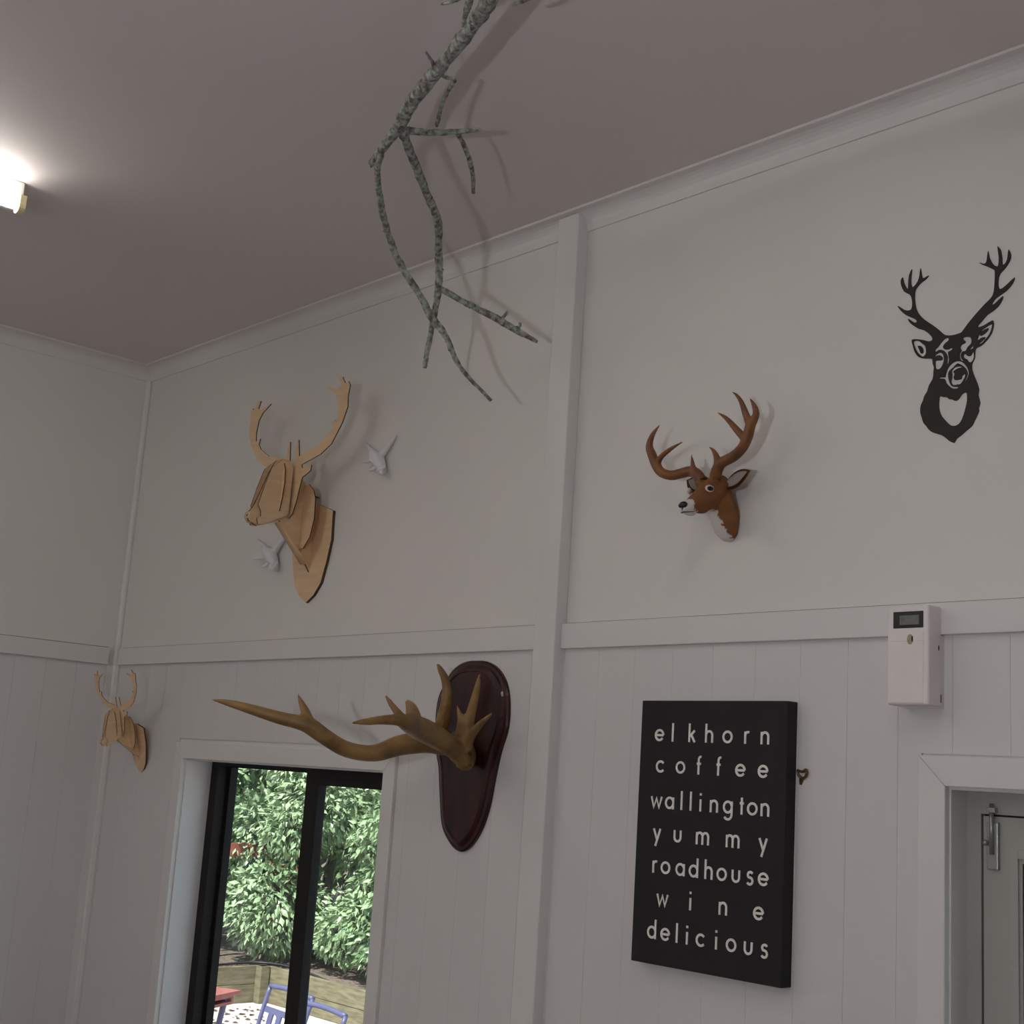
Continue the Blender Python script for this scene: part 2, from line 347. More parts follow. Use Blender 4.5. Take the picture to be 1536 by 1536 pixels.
# ================================================================== PLYWOOD STAG TROPHIES
XC = 1.32
def ply_trophy(label):
    root = thing('plywood_deer_trophy', (XC, 0, 2.555), label, 'wall trophy', 'slot-together plywood deer trophies')
    T = .0042
    def py(pts, n): return [(onY(u, v, -n).x - XC, onY(u, v, -n).z) for u, v in pts]
    def px(pts, dx=0.): return [(-onX(u, v, XC+dx).y, onX(u, v, XC+dx).z) for u, v in pts]
    def mapY(n): return lambda a, b, t: Vector((XC+a, -n+T-t, b))
    def mapX(dx): return lambda a, b, t: Vector((XC+dx-T/2+t, -a, b))
    PM = ['ply', 'ply_edge']
    # shield
    R = py([(479, 757), (500, 766), (499, 776), (497, 809), (490, 841), (481, 874), (470, 893)], .010)
    tip = py([(460, 904)], .01)[0]
    right = [(a, b) for a, b in R if a > .005]
    L = [(-a, b) for a, b in right[::-1]]
    plate('shield', [L + right + [(0, tip[1])]], lambda a, b, t: Vector((XC+a, -t, b)), .011, PM, root)
    # central profile plate
    prof = px([(370, 773), (374, 766), (380, 758), (391, 735), (402, 711), (408, 700), (414, 691), (424, 688), (436, 692)])
    prof += [(.09, 2.972), (.06, 2.955), (.035, 2.915), (.0105, 2.875), (.0105, 2.655)]
    prof += px([(455, 842), (448, 826), (425, 793), (418, 781), (394, 787), (384, 789), (372, 781)])
    plate('profile_plate', [prof], mapX(0), T*1.6, PM, root)
    # cheek plates
    ck = px([(423, 690), (408, 701), (397, 728), (387, 757), (391, 766), (391, 774), (385, 777), (386, 786), (394, 787), (414, 779), (432, 772), (440, 700)], .022)
    for s in (-1, 1): plate('cheek_plate', [ck], mapX(s*.022), T, PM, root)
    # muzzle block between the cheeks
    mz = px([(372, 768), (388, 757), (393, 768), (390, 776), (386, 787), (374, 783), (370, 775)])
    plate('muzzle_plate', [mz], lambda a, b, t: Vector((XC-.016+t, -a, b)), .032, 'ply', root)
    # cross slices; each is mirrored about the middle
    def mirror(half): return half + [(-a, b) for a, b in half[::-1]]
    nC = .165
    C = py([(427, 724), (420.5, 747), (414, 767.5)], nC)
    w0 = max(a for a, b in C)
    Ch = [(.0, C[0][1]+.075), (.012, C[0][1]+.074), (.026, C[0][1]+.068), (.036, C[0][1]+.045), (.040, C[0][1]), (.034, C[1][1]), (.024, C[2][1]), (.006, C[2][1]-.012)]
    plate('face_slice', [mirror(Ch)], mapY(nC), T, PM, root)
    nA = .118
    ant = py([(438.6, 696), (441.6, 690), (446.4, 660), (448, 659.5), (448.5, 684.5), (457, 678.7), (476.7, 668), (494, 649), (499, 639.6), (498.2, 631), (501, 630), (505, 632.8),
              (507.6, 618), (507, 598.6), (502, 589), (490.4, 582), (493.3, 580.2), (506, 583.4), (512, 578), (509.6, 567.3), (513.8, 565), (517.3, 574), (520.7, 575.5), (522.6, 571.6), (525, 577),
              (521.6, 594.7), (521.3, 610), (513, 634), (497, 665), (480.6, 681), (452, 697), (453, 702), (467, 697), (465.5, 706), (453, 716)], nA)
    side = py([(450, 734), (445.7, 750), (438, 770), (431, 778)], nA)
    ctr = sum(a for a, b in side[:1])
    ant = [(max(a, .012), b) for a, b in ant]
    half = [(0, ant[0][1]-.004)] + ant + [(.058, side[0][1]), (.050, side[1][1]), (.032, side[2][1]), (.012, side[3][1])]
    plate('antler_slice', [mirror(half)], mapY(nA), T, PM, root)
    nB = .062
    B = py([(463.6, 727.7), (467.7, 737), (468.5, 750), (466.8, 786), (461, 810.7), (455.5, 821)], nB)
    zt = B[0][1]
    half = [(0, zt), (.030, zt+.003), (.060, zt-.02), (.075, zt-.05), (.078, zt-.12), (.062, zt-.18), (.03, zt-.215)]
    plate('neck_slice', [mirror(half)], mapY(nB), T, PM, root)
    # throat strip under the neck
    a, b = px([(418, 783), (457, 846)])
    plate('throat_strip', [[a, b, (b[0]+.006, b[1]-.002), (a[0]+.006, a[1]-.002)]], lambda p, q, t: Vector((XC-.018+t, -p, q)), .036, 'ply', root)
    return root
def copy_tree(o, parent=None):
    c = o.copy(); col.objects.link(c)
    if parent: c.parent = parent; c.matrix_parent_inverse = o.matrix_parent_inverse.copy()
    for ch in list(o.children): copy_tree(ch, c)
    return c
big = ply_trophy('large plywood deer trophy on the upper wall, hung well above window')
small = copy_tree(big)
small['label'] = 'small plywood deer trophy hung low by the room corner, beside window'
small.location = (.318, -.002, 1.957); small.scale = (.56, .56, .56)
small.rotation_euler = (math.radians(15), 0, 0)

# hanging screw above the large trophy
s = onY(479, 747)
bm = bmesh.new(); bm_tube(bm, [(s.x, 0, s.z, .002), (s.x, -.012, s.z, .002), (s.x, -.0125, s.z, .005), (s.x, -.015, s.z, .0045)], seg=10, n=1)
tag(from_bm('wall_screw', bm, 'brass', None, True), 'small dark screw in the wall just above the large plywood trophy', 'screw')

# ================================================================== WHITE FIGURINES
def figurine(u, v, label):
    c = onY(u, v); k = 1.0
    root = thing('animal_figurine', (c.x, 0, c.z), label, 'figurine', 'white animal figurines on the upper wall')
    def P(du, dv, n): q = onY(u+du, v+dv, -n); return (q.x, q.y, q.z)
    px = (c-CAM).length/F
    bm = bmesh.new()
    bm_tube(bm, [(*P(-10, -9, .018), 5*px), (*P(-5, -3, .022), 9*px), (*P(0, 4, .024), 9.5*px), (*P(4, 12, .022), 7*px), (*P(4, 17, .024), 4*px)], seg=14)     # trunk, head down
    bm_ell(bm, Vector(P(3, 19, .030)), 7*px, 7*px, 6*px)                                                      # head
    bm_tube(bm, [(*P(4, 20, .036), 4*px), (*P(3, 24, .042), 2.6*px)], seg=10)                                  # muzzle
    bm_tube(bm, [(*P(2, -2, .018), 6*px), (*P(11, -13, .014), 4.2*px), (*P(20, -25, .012), 3*px), (*P(27, -35, .010), 1.4*px)], seg=12)     # tail
    for pts in ([(-8, 2, .02, 4), (-17, 5, .028, 2.8), (-26, 6, .030, 1.8)], [(-3, 12, .02, 4), (-9, 17, .03, 3), (-15, 18, .034, 2)], [(7, 12, .018, 4), (9, 20, .012, 3), (7, 25, .016, 2)], [(-8, -10, .014, 3.6), (-17, -19, .010, 2.4), (-20, -23, .008, 1.6)]):
        bm_tube(bm, [(*P(a, b, n), r*px) for a, b, n, r in pts], seg=10)
    bm_ell(bm, Vector(P(-3, 0, .010)), 9*px, .014, 9*px)       # pad against the wall
    remesh('body', bm, 'figure_white', .0022, root, 3)
    for d in (-3, 8):
        bm = bmesh.new(); bm_tube(bm, [(*P(d, 15, .026), 2.6*px), (*P(d-1+(d > 0)*2, 10, .030), 1.0*px)], seg=8, n=2)
        from_bm('ear', bm, 'figure_white', root, True)
    return root
figurine(568, 687, 'small white animal figurine high on wall, right of the large plywood antlers')
figurine(407, 832, 'small white animal figurine peeking out under the large plywood deer neck')

# ================================================================== FLOCKED DEER HEAD
DXC = 3.09
def deer_head():
    root = thing('deer_head_ornament', (DXC, 0, 2.62), 'brown furry deer head ornament with curved reddish antlers and white throat', 'wall trophy')
    def V(dx, n, z): return Vector((DXC+dx, -n, z))
    bm = bmesh.new()
    S = [(.176, 2.664, .006, .006), (.172, 2.666, .012, .012), (.162, 2.671, .0165, .0165), (.150, 2.678, .0185, .021), (.135, 2.688, .0205, .0265), (.115, 2.700, .024, .034), (.095, 2.713, .030, .040), (.072, 2.726, .0345, .043), (.050, 2.732, .0335, .040), (.032, 2.732, .027, .030), (.024, 2.731, .014, .016)]
    sl_ = Vector((0, -.30, 1)).normalized()
    bm_loft(bm, [(V(0, n, z), Vector((a, 0, 0)), Vector((0, .25, 1)).normalized()*b) for n, z, a, b in S])
    bm_ell(bm, V(0, .150, 2.660), .013, .020, .010)            # lower jaw
    bm_ell(bm, V(0, .118, 2.676), .015, .034, .014)
    bm_ell(bm, V(0, .085, 2.690), .020, .036, .016)
    for s in (-1, 1): bm_ell(bm, V(s*.019, .090, 2.742), .013, .018, .010)      # brow ridges
    N = [(.042, 2.735, .026, .022), (.036, 2.705, .031, .030), (.030, 2.678, .035, .033), (.024, 2.652, .036, .030), (.017, 2.630, .030, .022), (.010, 2.614, .014, .012)]
    bm_loft(bm, [(V(.004, n, z), Vector((a, 0, 0)), Vector((0, -1, .25)).normalized()*b) for n, z, a, b in N])
    bm_ell(bm, V(.004, .012, 2.668), .034, .014, .048)         # back of the neck against the wall
    body = remesh('head', bm, 'deer_fur', .0032, root, 5)
    me = body.data; ca = me.color_attributes.new('col', 'FLOAT_COLOR', 'POINT')
    br, wh, dk = (.245, .098, .030), (.72, .66, .63), (.15, .055, .02)
    for i, v in enumerate(me.vertices):
        n = -v.co.y; z = v.co.z; dx = v.co.x - DXC
        h = math.sin(n*310+z*190+dx*270)*.004 + math.sin(n*820+dx*900-z*600)*.002
        c = br
        if z < 2.692 + h and n < .088 and z < 2.70 - .2*max(0, n-.05):      # neck
            lim = .018 + (2.70-z)*.18
            if dx < .006 + (2.69-z)*.22 + h*.8: c = wh
        if n > .152 + h*.5 and z < 2.690: c = wh
        if n > .100 and z < 2.664 + h*.6: c = wh if n > .128 else br
        if c is br:
            t = .5 + .5*math.sin(n*90+z*140+dx*60); c = tuple(p*(.75+.25*t)+q*(.25-.25*t) for p, q in zip(br, dk))
        ca.data[i].color = (*c, 1)
    # nose
    bm = bmesh.new(); bm_ell(bm, V(0, .1735, 2.6725), .0125, .0065, .0085)
    for s in (-1, 1): bm_ell(bm, V(s*.007, .1755, 2.671), .0055, .005, .0055)
    bm_tube(bm, [(*V(0, .1765, 2.666), .0022), (*V(0, .175, 2.659), .002), (*V(.0, .170, 2.655), .0015)], seg=8, n=3)
    remesh('nose', bm, 'nose_black', .0016, root, 2)
    bm = bmesh.new(); bm_tube(bm, [(*V(.0, .1735, 2.6555), .0016), (*V(.010, .168, 2.6555), .0012), (*V(.0165, .157, 2.6575), .0010), (*V(.0178, .148, 2.661), .0006)], seg=8)
    bm_tube(bm, [(*V(.0, .1735, 2.6555), .0016), (*V(-.010, .168, 2.6555), .0012), (*V(-.0165, .157, 2.6575), .0010), (*V(-.0178, .148, 2.661), .0006)], seg=8)
    from_bm('mouth_line', bm, 'nose_black', root, True)
    for s in (-1, 1):
        e = onX(1065.5, 732.5, DXC+.033); en, ez = -e.y, e.z
        q = Matrix.Rotation(-s*.38, 3, 'Z').to_quaternion()
        bm = bmesh.new(); bm_ell(bm, V(s*.0307, en, ez), .0037, .0120, .0085, q, 20, 12); ring = from_bm('eye_patch', bm, 'fur_white', root, True)
        bm = bmesh.new(); bm_ell(bm, V(s*.0327, en, ez-.0005), .0036, .0088, .0058, q, 18, 12); from_bm('eye', bm, 'eye_black', ring, True)
    # ears: cupped leaves
    for s in (-1, 1):
        base = V(s*.026, .052, 2.738); tip = V(s*.098, .050, 2.768)
        ax = (tip-base); ln = ax.length; ax.normalize(); out = Vector((-.25*s, -.92, .30)); out = (out-ax*out.dot(ax)).normalized(); sd = ax.cross(out)
        for nm, mm, sc, off in (('ear', 'fur_brown', 1., 0.), ('ear_lining', 'fur_white', .62, .0032)):
            bm = bmesh.new(); rows = 12; cols = 8; G = []
            for i in range(rows+1):
                t = i/rows; wd = .027*sc*(math.sin(math.pi*min(1, t*.92+.10))**.75)*(1 if t < .97 else .4)
                row = []
                for j in range(cols+1):
                    sx = j/cols*2-1
                    p = base + ax*(ln*(t if sc == 1 else .04+t*.86)) + sd*(sx*wd) + out*(-.012*(1-sx*sx)*math.sin(math.pi*min(1, t+.15)) + off)
                    row.append(bm.verts.new(p))
                G.append(row)
            for i in range(rows):
                for j in range(cols): bm.faces.new((G[i][j], G[i][j+1], G[i+1][j+1], G[i+1][j]))
            bmesh.ops.solidify(bm, geom=bm.faces[:], thickness=.0026)
            o = from_bm(nm, bm, mm, root if sc == 1 else earo, True)
            if sc == 1: earo = o
    # antlers
    def A(L, k=1.): 
        out = []
        for u, v, r, n in L:
            q = onY(u, v, -n); out.append((q.x, q.y, q.z, r*1.18*(q-CAM).length/F*k))
        return out
    R_ = [[(1073, 716, 8, .075), (1076, 704, 7.5, .082), (1083, 694, 7, .086), (1101, 684, 7, .09), (1114, 671, 6.8, .095), (1121, 656, 7, .1), (1126, 638, 6.6, .105), (1134, 622, 4.6, .112), (1131.5, 609, 3.4, .118), (1125, 598, 1.0, .122)],
          [(1075, 704, 5, .084), (1076, 690, 4.6, .090), (1071, 677, 2.8, .096), (1063, 670, .8, .1)],
          [(1119, 660, 5.5, .1), (1108, 648, 4.8, .104), (1094, 632, 3.5, .112), (1085, 624, 2.3, .116), (1076, 618.5, .8, .12)],
          [(1126, 640, 5.5, .105), (1119, 622, 4.6, .108), (1112, 603, 3.2, .114), (1105, 593, 2.2, .118), (1098, 587.5, .8, .122)]]
    L_ = [[(1052, 722, 8, .082), (1046, 712, 7.5, .085), (1036, 707, 7, .088), (1022, 710, 6.6, .092), (1007, 713, 6.4, .096), (993, 709, 6.4, .1), (985, 699, 6.4, .104), (978, 682, 6, .108), (974, 669, 4.8, .112), (979, 652, 3.2, .118), (990, 637, .9, .122)],
          [(1043, 712, 5.5, .088), (1040, 703, 4, .094), (1038.5, 692, 2.4, .098), (1037, 681.5, .8, .1)],
          [(985, 696, 5, .104), (992, 685, 3.6, .108), (1004, 675, 2.9, .112), (1014, 668.5, 2, .116), (1025, 662.5, .7, .12)]]
    for S_ in (R_, L_):
        bm = bmesh.new()
        for t in S_: bm_tube(bm, A(t), seg=12)
        remesh('antler', bm, 'antler_red', .0026, root, 4)
    return root
deer_head()

# ================================================================== STAG SILHOUETTE
def silhouette():
    cA = lambda L: [(1335+x/7.68, 365+y/7.68) for x, y in L]
    cB = lambda L: [(1360+x/10.971, 470+y/10.971) for x, y in L]
    cC = lambda L: [(1370+x/13.964, 560+y/13.964) for x, y in L]
    out = cA([(640,1060),(730,1060),(800,1040),(835,1020),(900,930),(1000,810),(1100,700),(1170,630),(1200,560),(1210,450),(1212,330),(1195,305),(1120,268),(1060,245),(1030,222),(1080,237),(1108,228),(1120,190),(1135,90),(1150,165),(1190,240),(1235,268),(1252,250),(1258,170),(1243,50),(1250,42),(1280,80),(1297,170),(1300,245),(1325,240),(1355,185),(1367,85),(1378,82),(1398,135),(1385,205),(1330,290),(1275,350),(1255,410),(1252,480),(1265,525),(1300,520),(1370,460),(1440,395),(1420,460),(1350,545),(1260,610),(1220,640),(1185,690),(1190,712),(1230,680),(1305,610),(1295,660),(1250,730),(1180,790),(1125,825),(1070,890),(1020,950),(1030,968),(1090,945),(1185,890)])
    out += cB([(1432,150),(1440,190),(1410,320),(1330,440),(1240,530),(1160,570),(1135,620),(1130,720),(1110,780),(1085,830),(1082,920),(1120,1040)])
    out += cC([(1320,140),(1385,330),(1370,460),(1410,620),(1375,730),(1385,790),(1340,900),(1290,1000),(1240,1100),(1150,1180),(1080,1240),(1000,1310),(920,1370),(880,1440),(850,1460),(760,1420),(680,1350),(590,1295),(520,1275),(410,1240),(330,1180),(280,1110),(220,1040),(185,930),(155,820),(165,680),(210,580),(240,480),(300,380),(340,250),(415,120),(430,0)])
    out += cB([(448,960),(455,890),(435,830),(430,760),(385,745),(330,745),(250,740),(190,710),(140,640),(110,540),(90,440),(180,430),(290,445),(370,465),(420,450),(430,415)])
    out += cA([(470,1060),(400,1005),(330,985),(260,940),(225,905),(212,870),(240,885),(285,915),(310,912),(310,890),(270,865),(200,835),(140,790),(90,725),(120,735),(175,770),(230,775),(255,750),(262,690),(250,620),(225,590),(170,560),(135,490),(130,430),(152,395),(165,455),(195,515),(213,525),(215,470),(225,370),(258,300),(250,380),(248,470),(262,505),(285,495),(325,440),(345,370),(357,290),(372,370),(390,405),(450,372),(420,415),(360,460),(310,520),(292,570),(292,660),(305,750),(340,820),(400,880),(490,940),(570,1000)])
    H = [cB(h) for h in (
     [(120,470),(200,455),(260,500),(310,540),(325,600),(325,660),(290,710),(250,705),(190,650),(150,580)],
     [(190,540),(245,545),(280,600),(275,655),(240,660),(215,600)],
     [(1165,455),(1200,350),(1240,285),(1320,225),(1405,178),(1408,240),(1370,340),(1320,410),(1260,480),(1215,508),(1200,500),(1280,430),(1300,395),(1240,405)],
     [(1212,370),(1235,305),(1350,245),(1330,300),(1265,355)],
     [(635,420),(690,410),(700,445),(660,480),(615,530),(610,575),(650,600),(700,590),(745,570),(760,590),(730,620),(690,640),(695,700),(705,780),(680,855),(675,790),(680,720),(650,650),(600,610),(540,605),(490,640),(475,600),(520,560),(570,490)],
     [(465,720),(490,680),(550,650),(600,670),(620,740),(610,820),(570,900),(520,925),(485,900),(480,830),(485,785),(530,780),(590,770),(595,730),(560,695),(510,700)],
     [(940,405),(1000,390),(1060,405),(1075,460),(1060,510),(1010,560),(980,620),(930,630),(905,665),(898,710),(910,750),(940,790),(900,770),(880,720),(885,660),(910,615),(890,570),(910,520),(970,490),(970,455),(945,440)],
     [(1105,540),(1100,580),(1050,595),(1075,555)],
     [(945,690),(970,670),(1010,705),(1060,700),(1085,660),(1105,630),(1115,700),(1100,770),(1060,810),(1020,790),(1000,760),(950,735)],
     [(540,1080),(570,1055),(640,1055),(650,1000),(690,900),(750,830),(830,790),(910,800),(980,860),(1020,930),(1030,1000),(1000,1080),(940,1165),(980,1080),(1010,1000),(990,930),(950,880),(850,825),(780,890),(710,950),(690,1010),(700,1100),(730,1180),(770,1210),(850,1215),(850,1235),(790,1245),(730,1220),(660,1150),(630,1080)],
     [(750,950),(800,890),(870,875),(920,890),(860,905),(790,945),(775,975),(795,990),(790,1030),(780,1060),(800,1100),(860,1095),(910,1080),(915,1040),(960,1000),(970,1040),(940,1100),(890,1170),(850,1170),(820,1180),(770,1180),(740,1130),(755,1060),(755,1000)])]
    H.append(cC([(565,485),(630,500),(700,500),(760,545),(820,550),(860,575),(910,575),(960,540),(1020,450),(1090,405),(1130,430),(1135,560),(1110,700),(1060,880),(1000,1020),(930,1085),(860,1105),(780,1085),(700,1010),(610,910),(560,800),(545,680),(550,560)]))
    loops = [[(onY(u, v).x, onY(u, v).z) for u, v in smooth_loop(L, 2)] for L in [out]+H]
    o = plate('stag_silhouette', loops, lambda a, b, t: Vector((a, -t, b)), .0025, 'decal_black')
    tag(o, 'flat black stag head silhouette on the wall above the dispenser', 'wall art')
silhouette()

# ================================================================== ANTLERS ON MAHOGANY PLAQUE
def antler_plaque():
    pc = onY(705, 1130)
    root = thing('antler_plaque', (pc.x, 0, 1.815), 'pair of real brown antlers mounted on a dark mahogany plaque', 'wall trophy')
    O = [(712.6,991),(728.8,992),(745,1002),(757,1022),(762,1050.6),(760,1091),(749,1129),(741,1165.6),(732.8,1208),(722.7,1240),(710.6,1262.4),(696.5,1276.5),(684,1275.5),(672,1262),(662,1238),(659,1198),(657,1151.5),(654,1131),(652.5,1081),(657,1046.6),(666,1026),(676,1008),(688,997),(700.5,992)]
    pts = [(onY(u, v, -.016).x, onY(u, v, -.016).z) for u, v in smooth_loop(O, 4)]
    cx = sum(a for a, b in pts)/len(pts); cz = (max(b for a, b in pts)+min(b for a, b in pts))/2
    # inward offset by normals
    def inset(P, d):
        n = len(P); o = []
        for i in range(n):
            a, b = P[i-1], P[(i+1) % n]; t = Vector((b[0]-a[0], b[1]-a[1])).normalized(); o.append((P[i][0]+t.y*d, P[i][1]-t.x*d))
        return o
    sgn = 1
    test = inset(pts, .01)
    if max(b for a, b in test) > max(b for a, b in pts): sgn = -1
    bm = bmesh.new(); prev = None; n = len(pts)
    for d, yy in ((.002, 0), (0, -.004), (0, -.014), (.004, -.018), (.013, -.0195), (.017, -.024), (.024, -.028), (.031, -.029), (.033, -.0265), (.036, -.0265)):
        P = inset(pts, sgn*d); ring = [bm.verts.new((a, yy, b)) for a, b in P]
        if prev:
            for k in range(n): bm.faces.new((prev[k], prev[(k+1) % n], ring[(k+1) % n], ring[k]))
        else: bm.faces.new(ring[::-1])
        prev = ring
    bm.faces.new(prev)
    from_bm('plaque', bm, 'mahogany', root)
    def A(L): 
        out = []
        for u, v, r, nn in L:
            q = onY(u, v, -nn); out.append((q.x, q.y, q.z, r*1.1*(q-CAM).length/F))
        return out
    Bt = [[(684,1118,14,.03),(664,1117,14.5,.07),(640,1113,15,.12),(600,1118,14,.20),(560,1130,11.5,.275),(520,1124,11,.345),(490,1107,11,.40),(466,1090,11.5,.44),(450,1084,10,.465),(420,1077,8.8,.505),(380,1065,7.2,.56),(345,1055,5,.60),(317,1049,1.6,.63)],
          [(466,1092,8,.44),(459,1070,6.5,.45),(452,1054,4.2,.455),(446,1040,1.3,.46)],
          [(655,1112,10,.08),(666,1075,9.5,.095),(671,1040,7.5,.10),(668,1020,6,.105),(661,1005,4.4,.11),(655.5,995,1.4,.115)]]
    Ar = [[(697,1120,13,.03),(700,1136,13.5,.055),(697,1146,12.5,.075)],
          [(697,1146,11.5,.075),(690,1132,12.5,.10),(672,1117,14,.17),(648,1102,16,.26),(628,1092,16,.35),(612,1085,12.5,.43),(598,1080,8.5,.47),(575,1080,6.6,.51),(550,1082.5,5,.56),(528,1084.5,2,.61)],
          [(604,1078,6.5,.46),(591,1062,4.8,.475),(584,1052,3.6,.48),(578,1042.5,1.4,.485)],
          [(622,1088,12,.39),(619,1070,10,.40),(616,1060,7.5,.405),(609.5,1051,3,.41)],
          [(688,1122,9,.10),(691,1098,7,.11),(691,1078,5,.12),(685.5,1057,1.3,.13)],
          [(696,1122,9,.095),(703,1085,7.6,.10),(711,1052,6,.105),(716,1030,4.4,.11),(719.5,1011,1.6,.115)],
          [(699,1122,8.5,.095),(706,1104,7,.11),(720,1087,5,.125),(738,1070,1.8,.14)]]
    for S in (Bt, Ar):
        bm = bmesh.new()
        for t in S: bm_tube(bm, A(t), seg=14)
        remesh('antler', bm, 'antler_wood', .0045, root, 4)
    q = onY(690, 1120, -.03); bm = bmesh.new(); bm_ell(bm, q, .05, .028, .05); from_bm('skull_mount', bm, 'antler_wood', root, True)
antler_plaque()

# ================================================================== LETTER SIGN
def sign():
    YF = -.042
    c = [onY(961.3, 1051, YF), onY(1177, 1051, YF), onY(1177, 1482, YF), onY(948.5, 1442.5, YF)]
    x0 = (c[0].x+c[3].x)/2; x1 = (c[1].x+c[2].x)/2; z1 = (c[0].z+c[1].z)/2; z0 = (c[2].z+c[3].z)/2
    root = thing('letter_sign', ((x0+x1)/2, 0, z0), 'black canvas sign with rows of white lowercase words', 'sign')
    box('canvas', x0, x1, YF, -.0045, z0, z1, 'canvas_black', root, bev=.002)
    box('hanging_batten', x0+.05, x1-.05, -.0065, -.0058, z1-.05, z1-.03, 'canvas_black', root)
    W = .185
    def arc(cx, cy, rx, ry, a0, a1, n=18): return [(cx+rx*math.cos(math.radians(a0+(a1-a0)*k/n)), cy+ry*math.sin(math.radians(a0+(a1-a0)*k/n))) for k in range(n+1)]
    O = arc(.0, .5, .41, .41, 0, 360, 26)
    G = {'o': [O], 'c': [arc(.03, .5, .41, .41, 42, 318)], 'e': [[(-.40, .5), (.40, .5)] , arc(0, .5, .41, .41, 0, 325)],
         'l': [[(0, 0), (0, 1.5)]], 'i': [[(0, 0), (0, .95)], [(0, 1.24), (0, 1.43)]],
         'k': [[(-.26, 0), (-.26, 1.5)], [(.28, .93), (-.22, .45)], [(-.06, .60), (.32, 0)]],
         'h': [[(-.32, 0), (-.32, 1.5)], arc(0, .58, .32, .33, 180, 0)+[(.32, 0)]],
         'n': [[(-.32, 0), (-.32, .95)], arc(0, .58, .32, .33, 180, 0)+[(.32, 0)]],
         'm': [[(-.58, 0), (-.58, .95)], arc(-.29, .62, .29, .30, 180, 0)+[(0, 0)], arc(.29, .62, .29, .30, 180, 0)+[(.58, 0)]],
         'r': [[(-.14, 0), (-.14, .95)], arc(.12, .60, .26, .31, 180, 62)], 'u': [[(-.32, .95), (-.32, .40)]+arc(0, .40, .32, .32, 180, 360)+[(.32, .95)]],
         'f': [[(-.03, 0), (-.03, 1.18)]+arc(.16, 1.18, .19, .23, 180, 70, 8), [(-.20, .86), (.20, .86)]],
         't': [[(0, 0), (0, 1.3)], [(-.18, .86), (.20, .86)]],
         'w': [[(-.55, .93), (-.28, .06), (0, .80), (.28, .06), (.55, .93)]], 'y': [[(-.34, .93), (.01, .10)], [(.36, .93), (-.12, -.45)]],
         'a': [arc(-.05, .5, .39, .41, 0, 360, 26), [(.34, 0), (.34, .95)]], 'd': [arc(-.05, .5, .39, .41, 0, 360, 26), [(.34, 0), (.34, 1.5)]],
         'g': [arc(-.05, .5, .39, .41, 0, 360, 26), [(.34, .95), (.34, -.08)]+arc(-.03, -.08, .37, .36, 0, -150, 14)],
         's': [arc(.02, .70, .23, .22, 30, 230, 14)+arc(-.02, .26, .26, .25, 75, -150, 16)]}
    def strip(bm, L, w, h, ox, oz, dy=0.):
        pts = [Vector((a*h+ox, b*h+oz)) for a, b in L]; n = len(pts); closed = (pts[0]-pts[-1]).length < 1e-6
        lf, rt = [], []
        for i in range(n):
            a = pts[i-1] if i else (pts[-2] if closed else pts[0]); b = pts[i+1] if i < n-1 else (pts[1] if closed else pts[-1])
            d1 = (pts[i]-a); d2 = (b-pts[i]); t = ((d1.normalized() if d1.length > 1e-9 else Vector((0, 0))) + (d2.normalized() if d2.length > 1e-9 else Vector((0, 0)))).normalized()
            nn = Vector((-t.y, t.x)); ww = w*h/2
            if d1.length > 1e-9 and d2.length > 1e-9: ww /= max(.6, abs(nn.dot(Vector((-d2.normalized().y, d2.normalized().x)))))
            lf.append(pts[i]+nn*ww); rt.append(pts[i]-nn*ww)
        A = [[bm.verts.new((p.x, yy, p.y)) for p in S] for S in (lf, rt) for yy in (YF+.001, YF-.0014-dy)]
        for i in range(n-1):
            l0, l1, q0, q1 = A[0], A[1], A[2], A[3]
            bm.faces.new((l1[i], l1[i+1], q1[i+1], q1[i])); bm.faces.new((l0[i], l0[i+1], l1[i+1], l1[i])); bm.faces.new((q0[i], q0[i+1], q1[i+1], q1[i]))
        if not closed:
            for i in (0, n-1): bm.faces.new((A[0][i], A[1][i], A[3][i], A[2][i]))
    rows = [('elkhorn', (222,285,377,460,548,640,728), (263,318)), ('coffee', (225,322,410,505,610,719), (447,476)), ('wallington', (207,272,327,371,418,483,552,616,667,728), (613,664)),
            ('yummy', (209,308,428,573,718), (757,818)), ('roadhouse', (198,250,323,387,457,520,588,656,720), (926,998)), ('wine', (235,369,526,697), (1092,1160)), ('delicious', (186,249,304,353,418,493,565,647,725), (1243,1341))]
    base_end = {'elkhorn': (295, 320), 'coffee': (449, 478), 'wallington': (617, 665), 'yummy': (770, 832), 'roadhouse': (928, 999), 'wine': (1090, 1162), 'delicious': (1244, 1343)}
    for word, xs, _ in rows:
        b0, b1 = base_end[word]; n = len(xs)
        def at(k): 
            t = (xs[k]-xs[0])/(xs[-1]-xs[0]); yb = b0+(b1-b0)*t
            return onY(920+xs[k]/3.2, 1020+yb/3.2, YF)
        zs = [at(k).z for k in (0, n-1)]; zb = sum(zs)/2
        for k, ch in enumerate(word):
            p = at(k); h = .0292
            bm = bmesh.new()
            for i_, L in enumerate(G[ch]): strip(bm, L, W, h, p.x, zb + .094*h, .0003*i_)
            from_bm('letter', bm, 'letter_white', root)
sign()
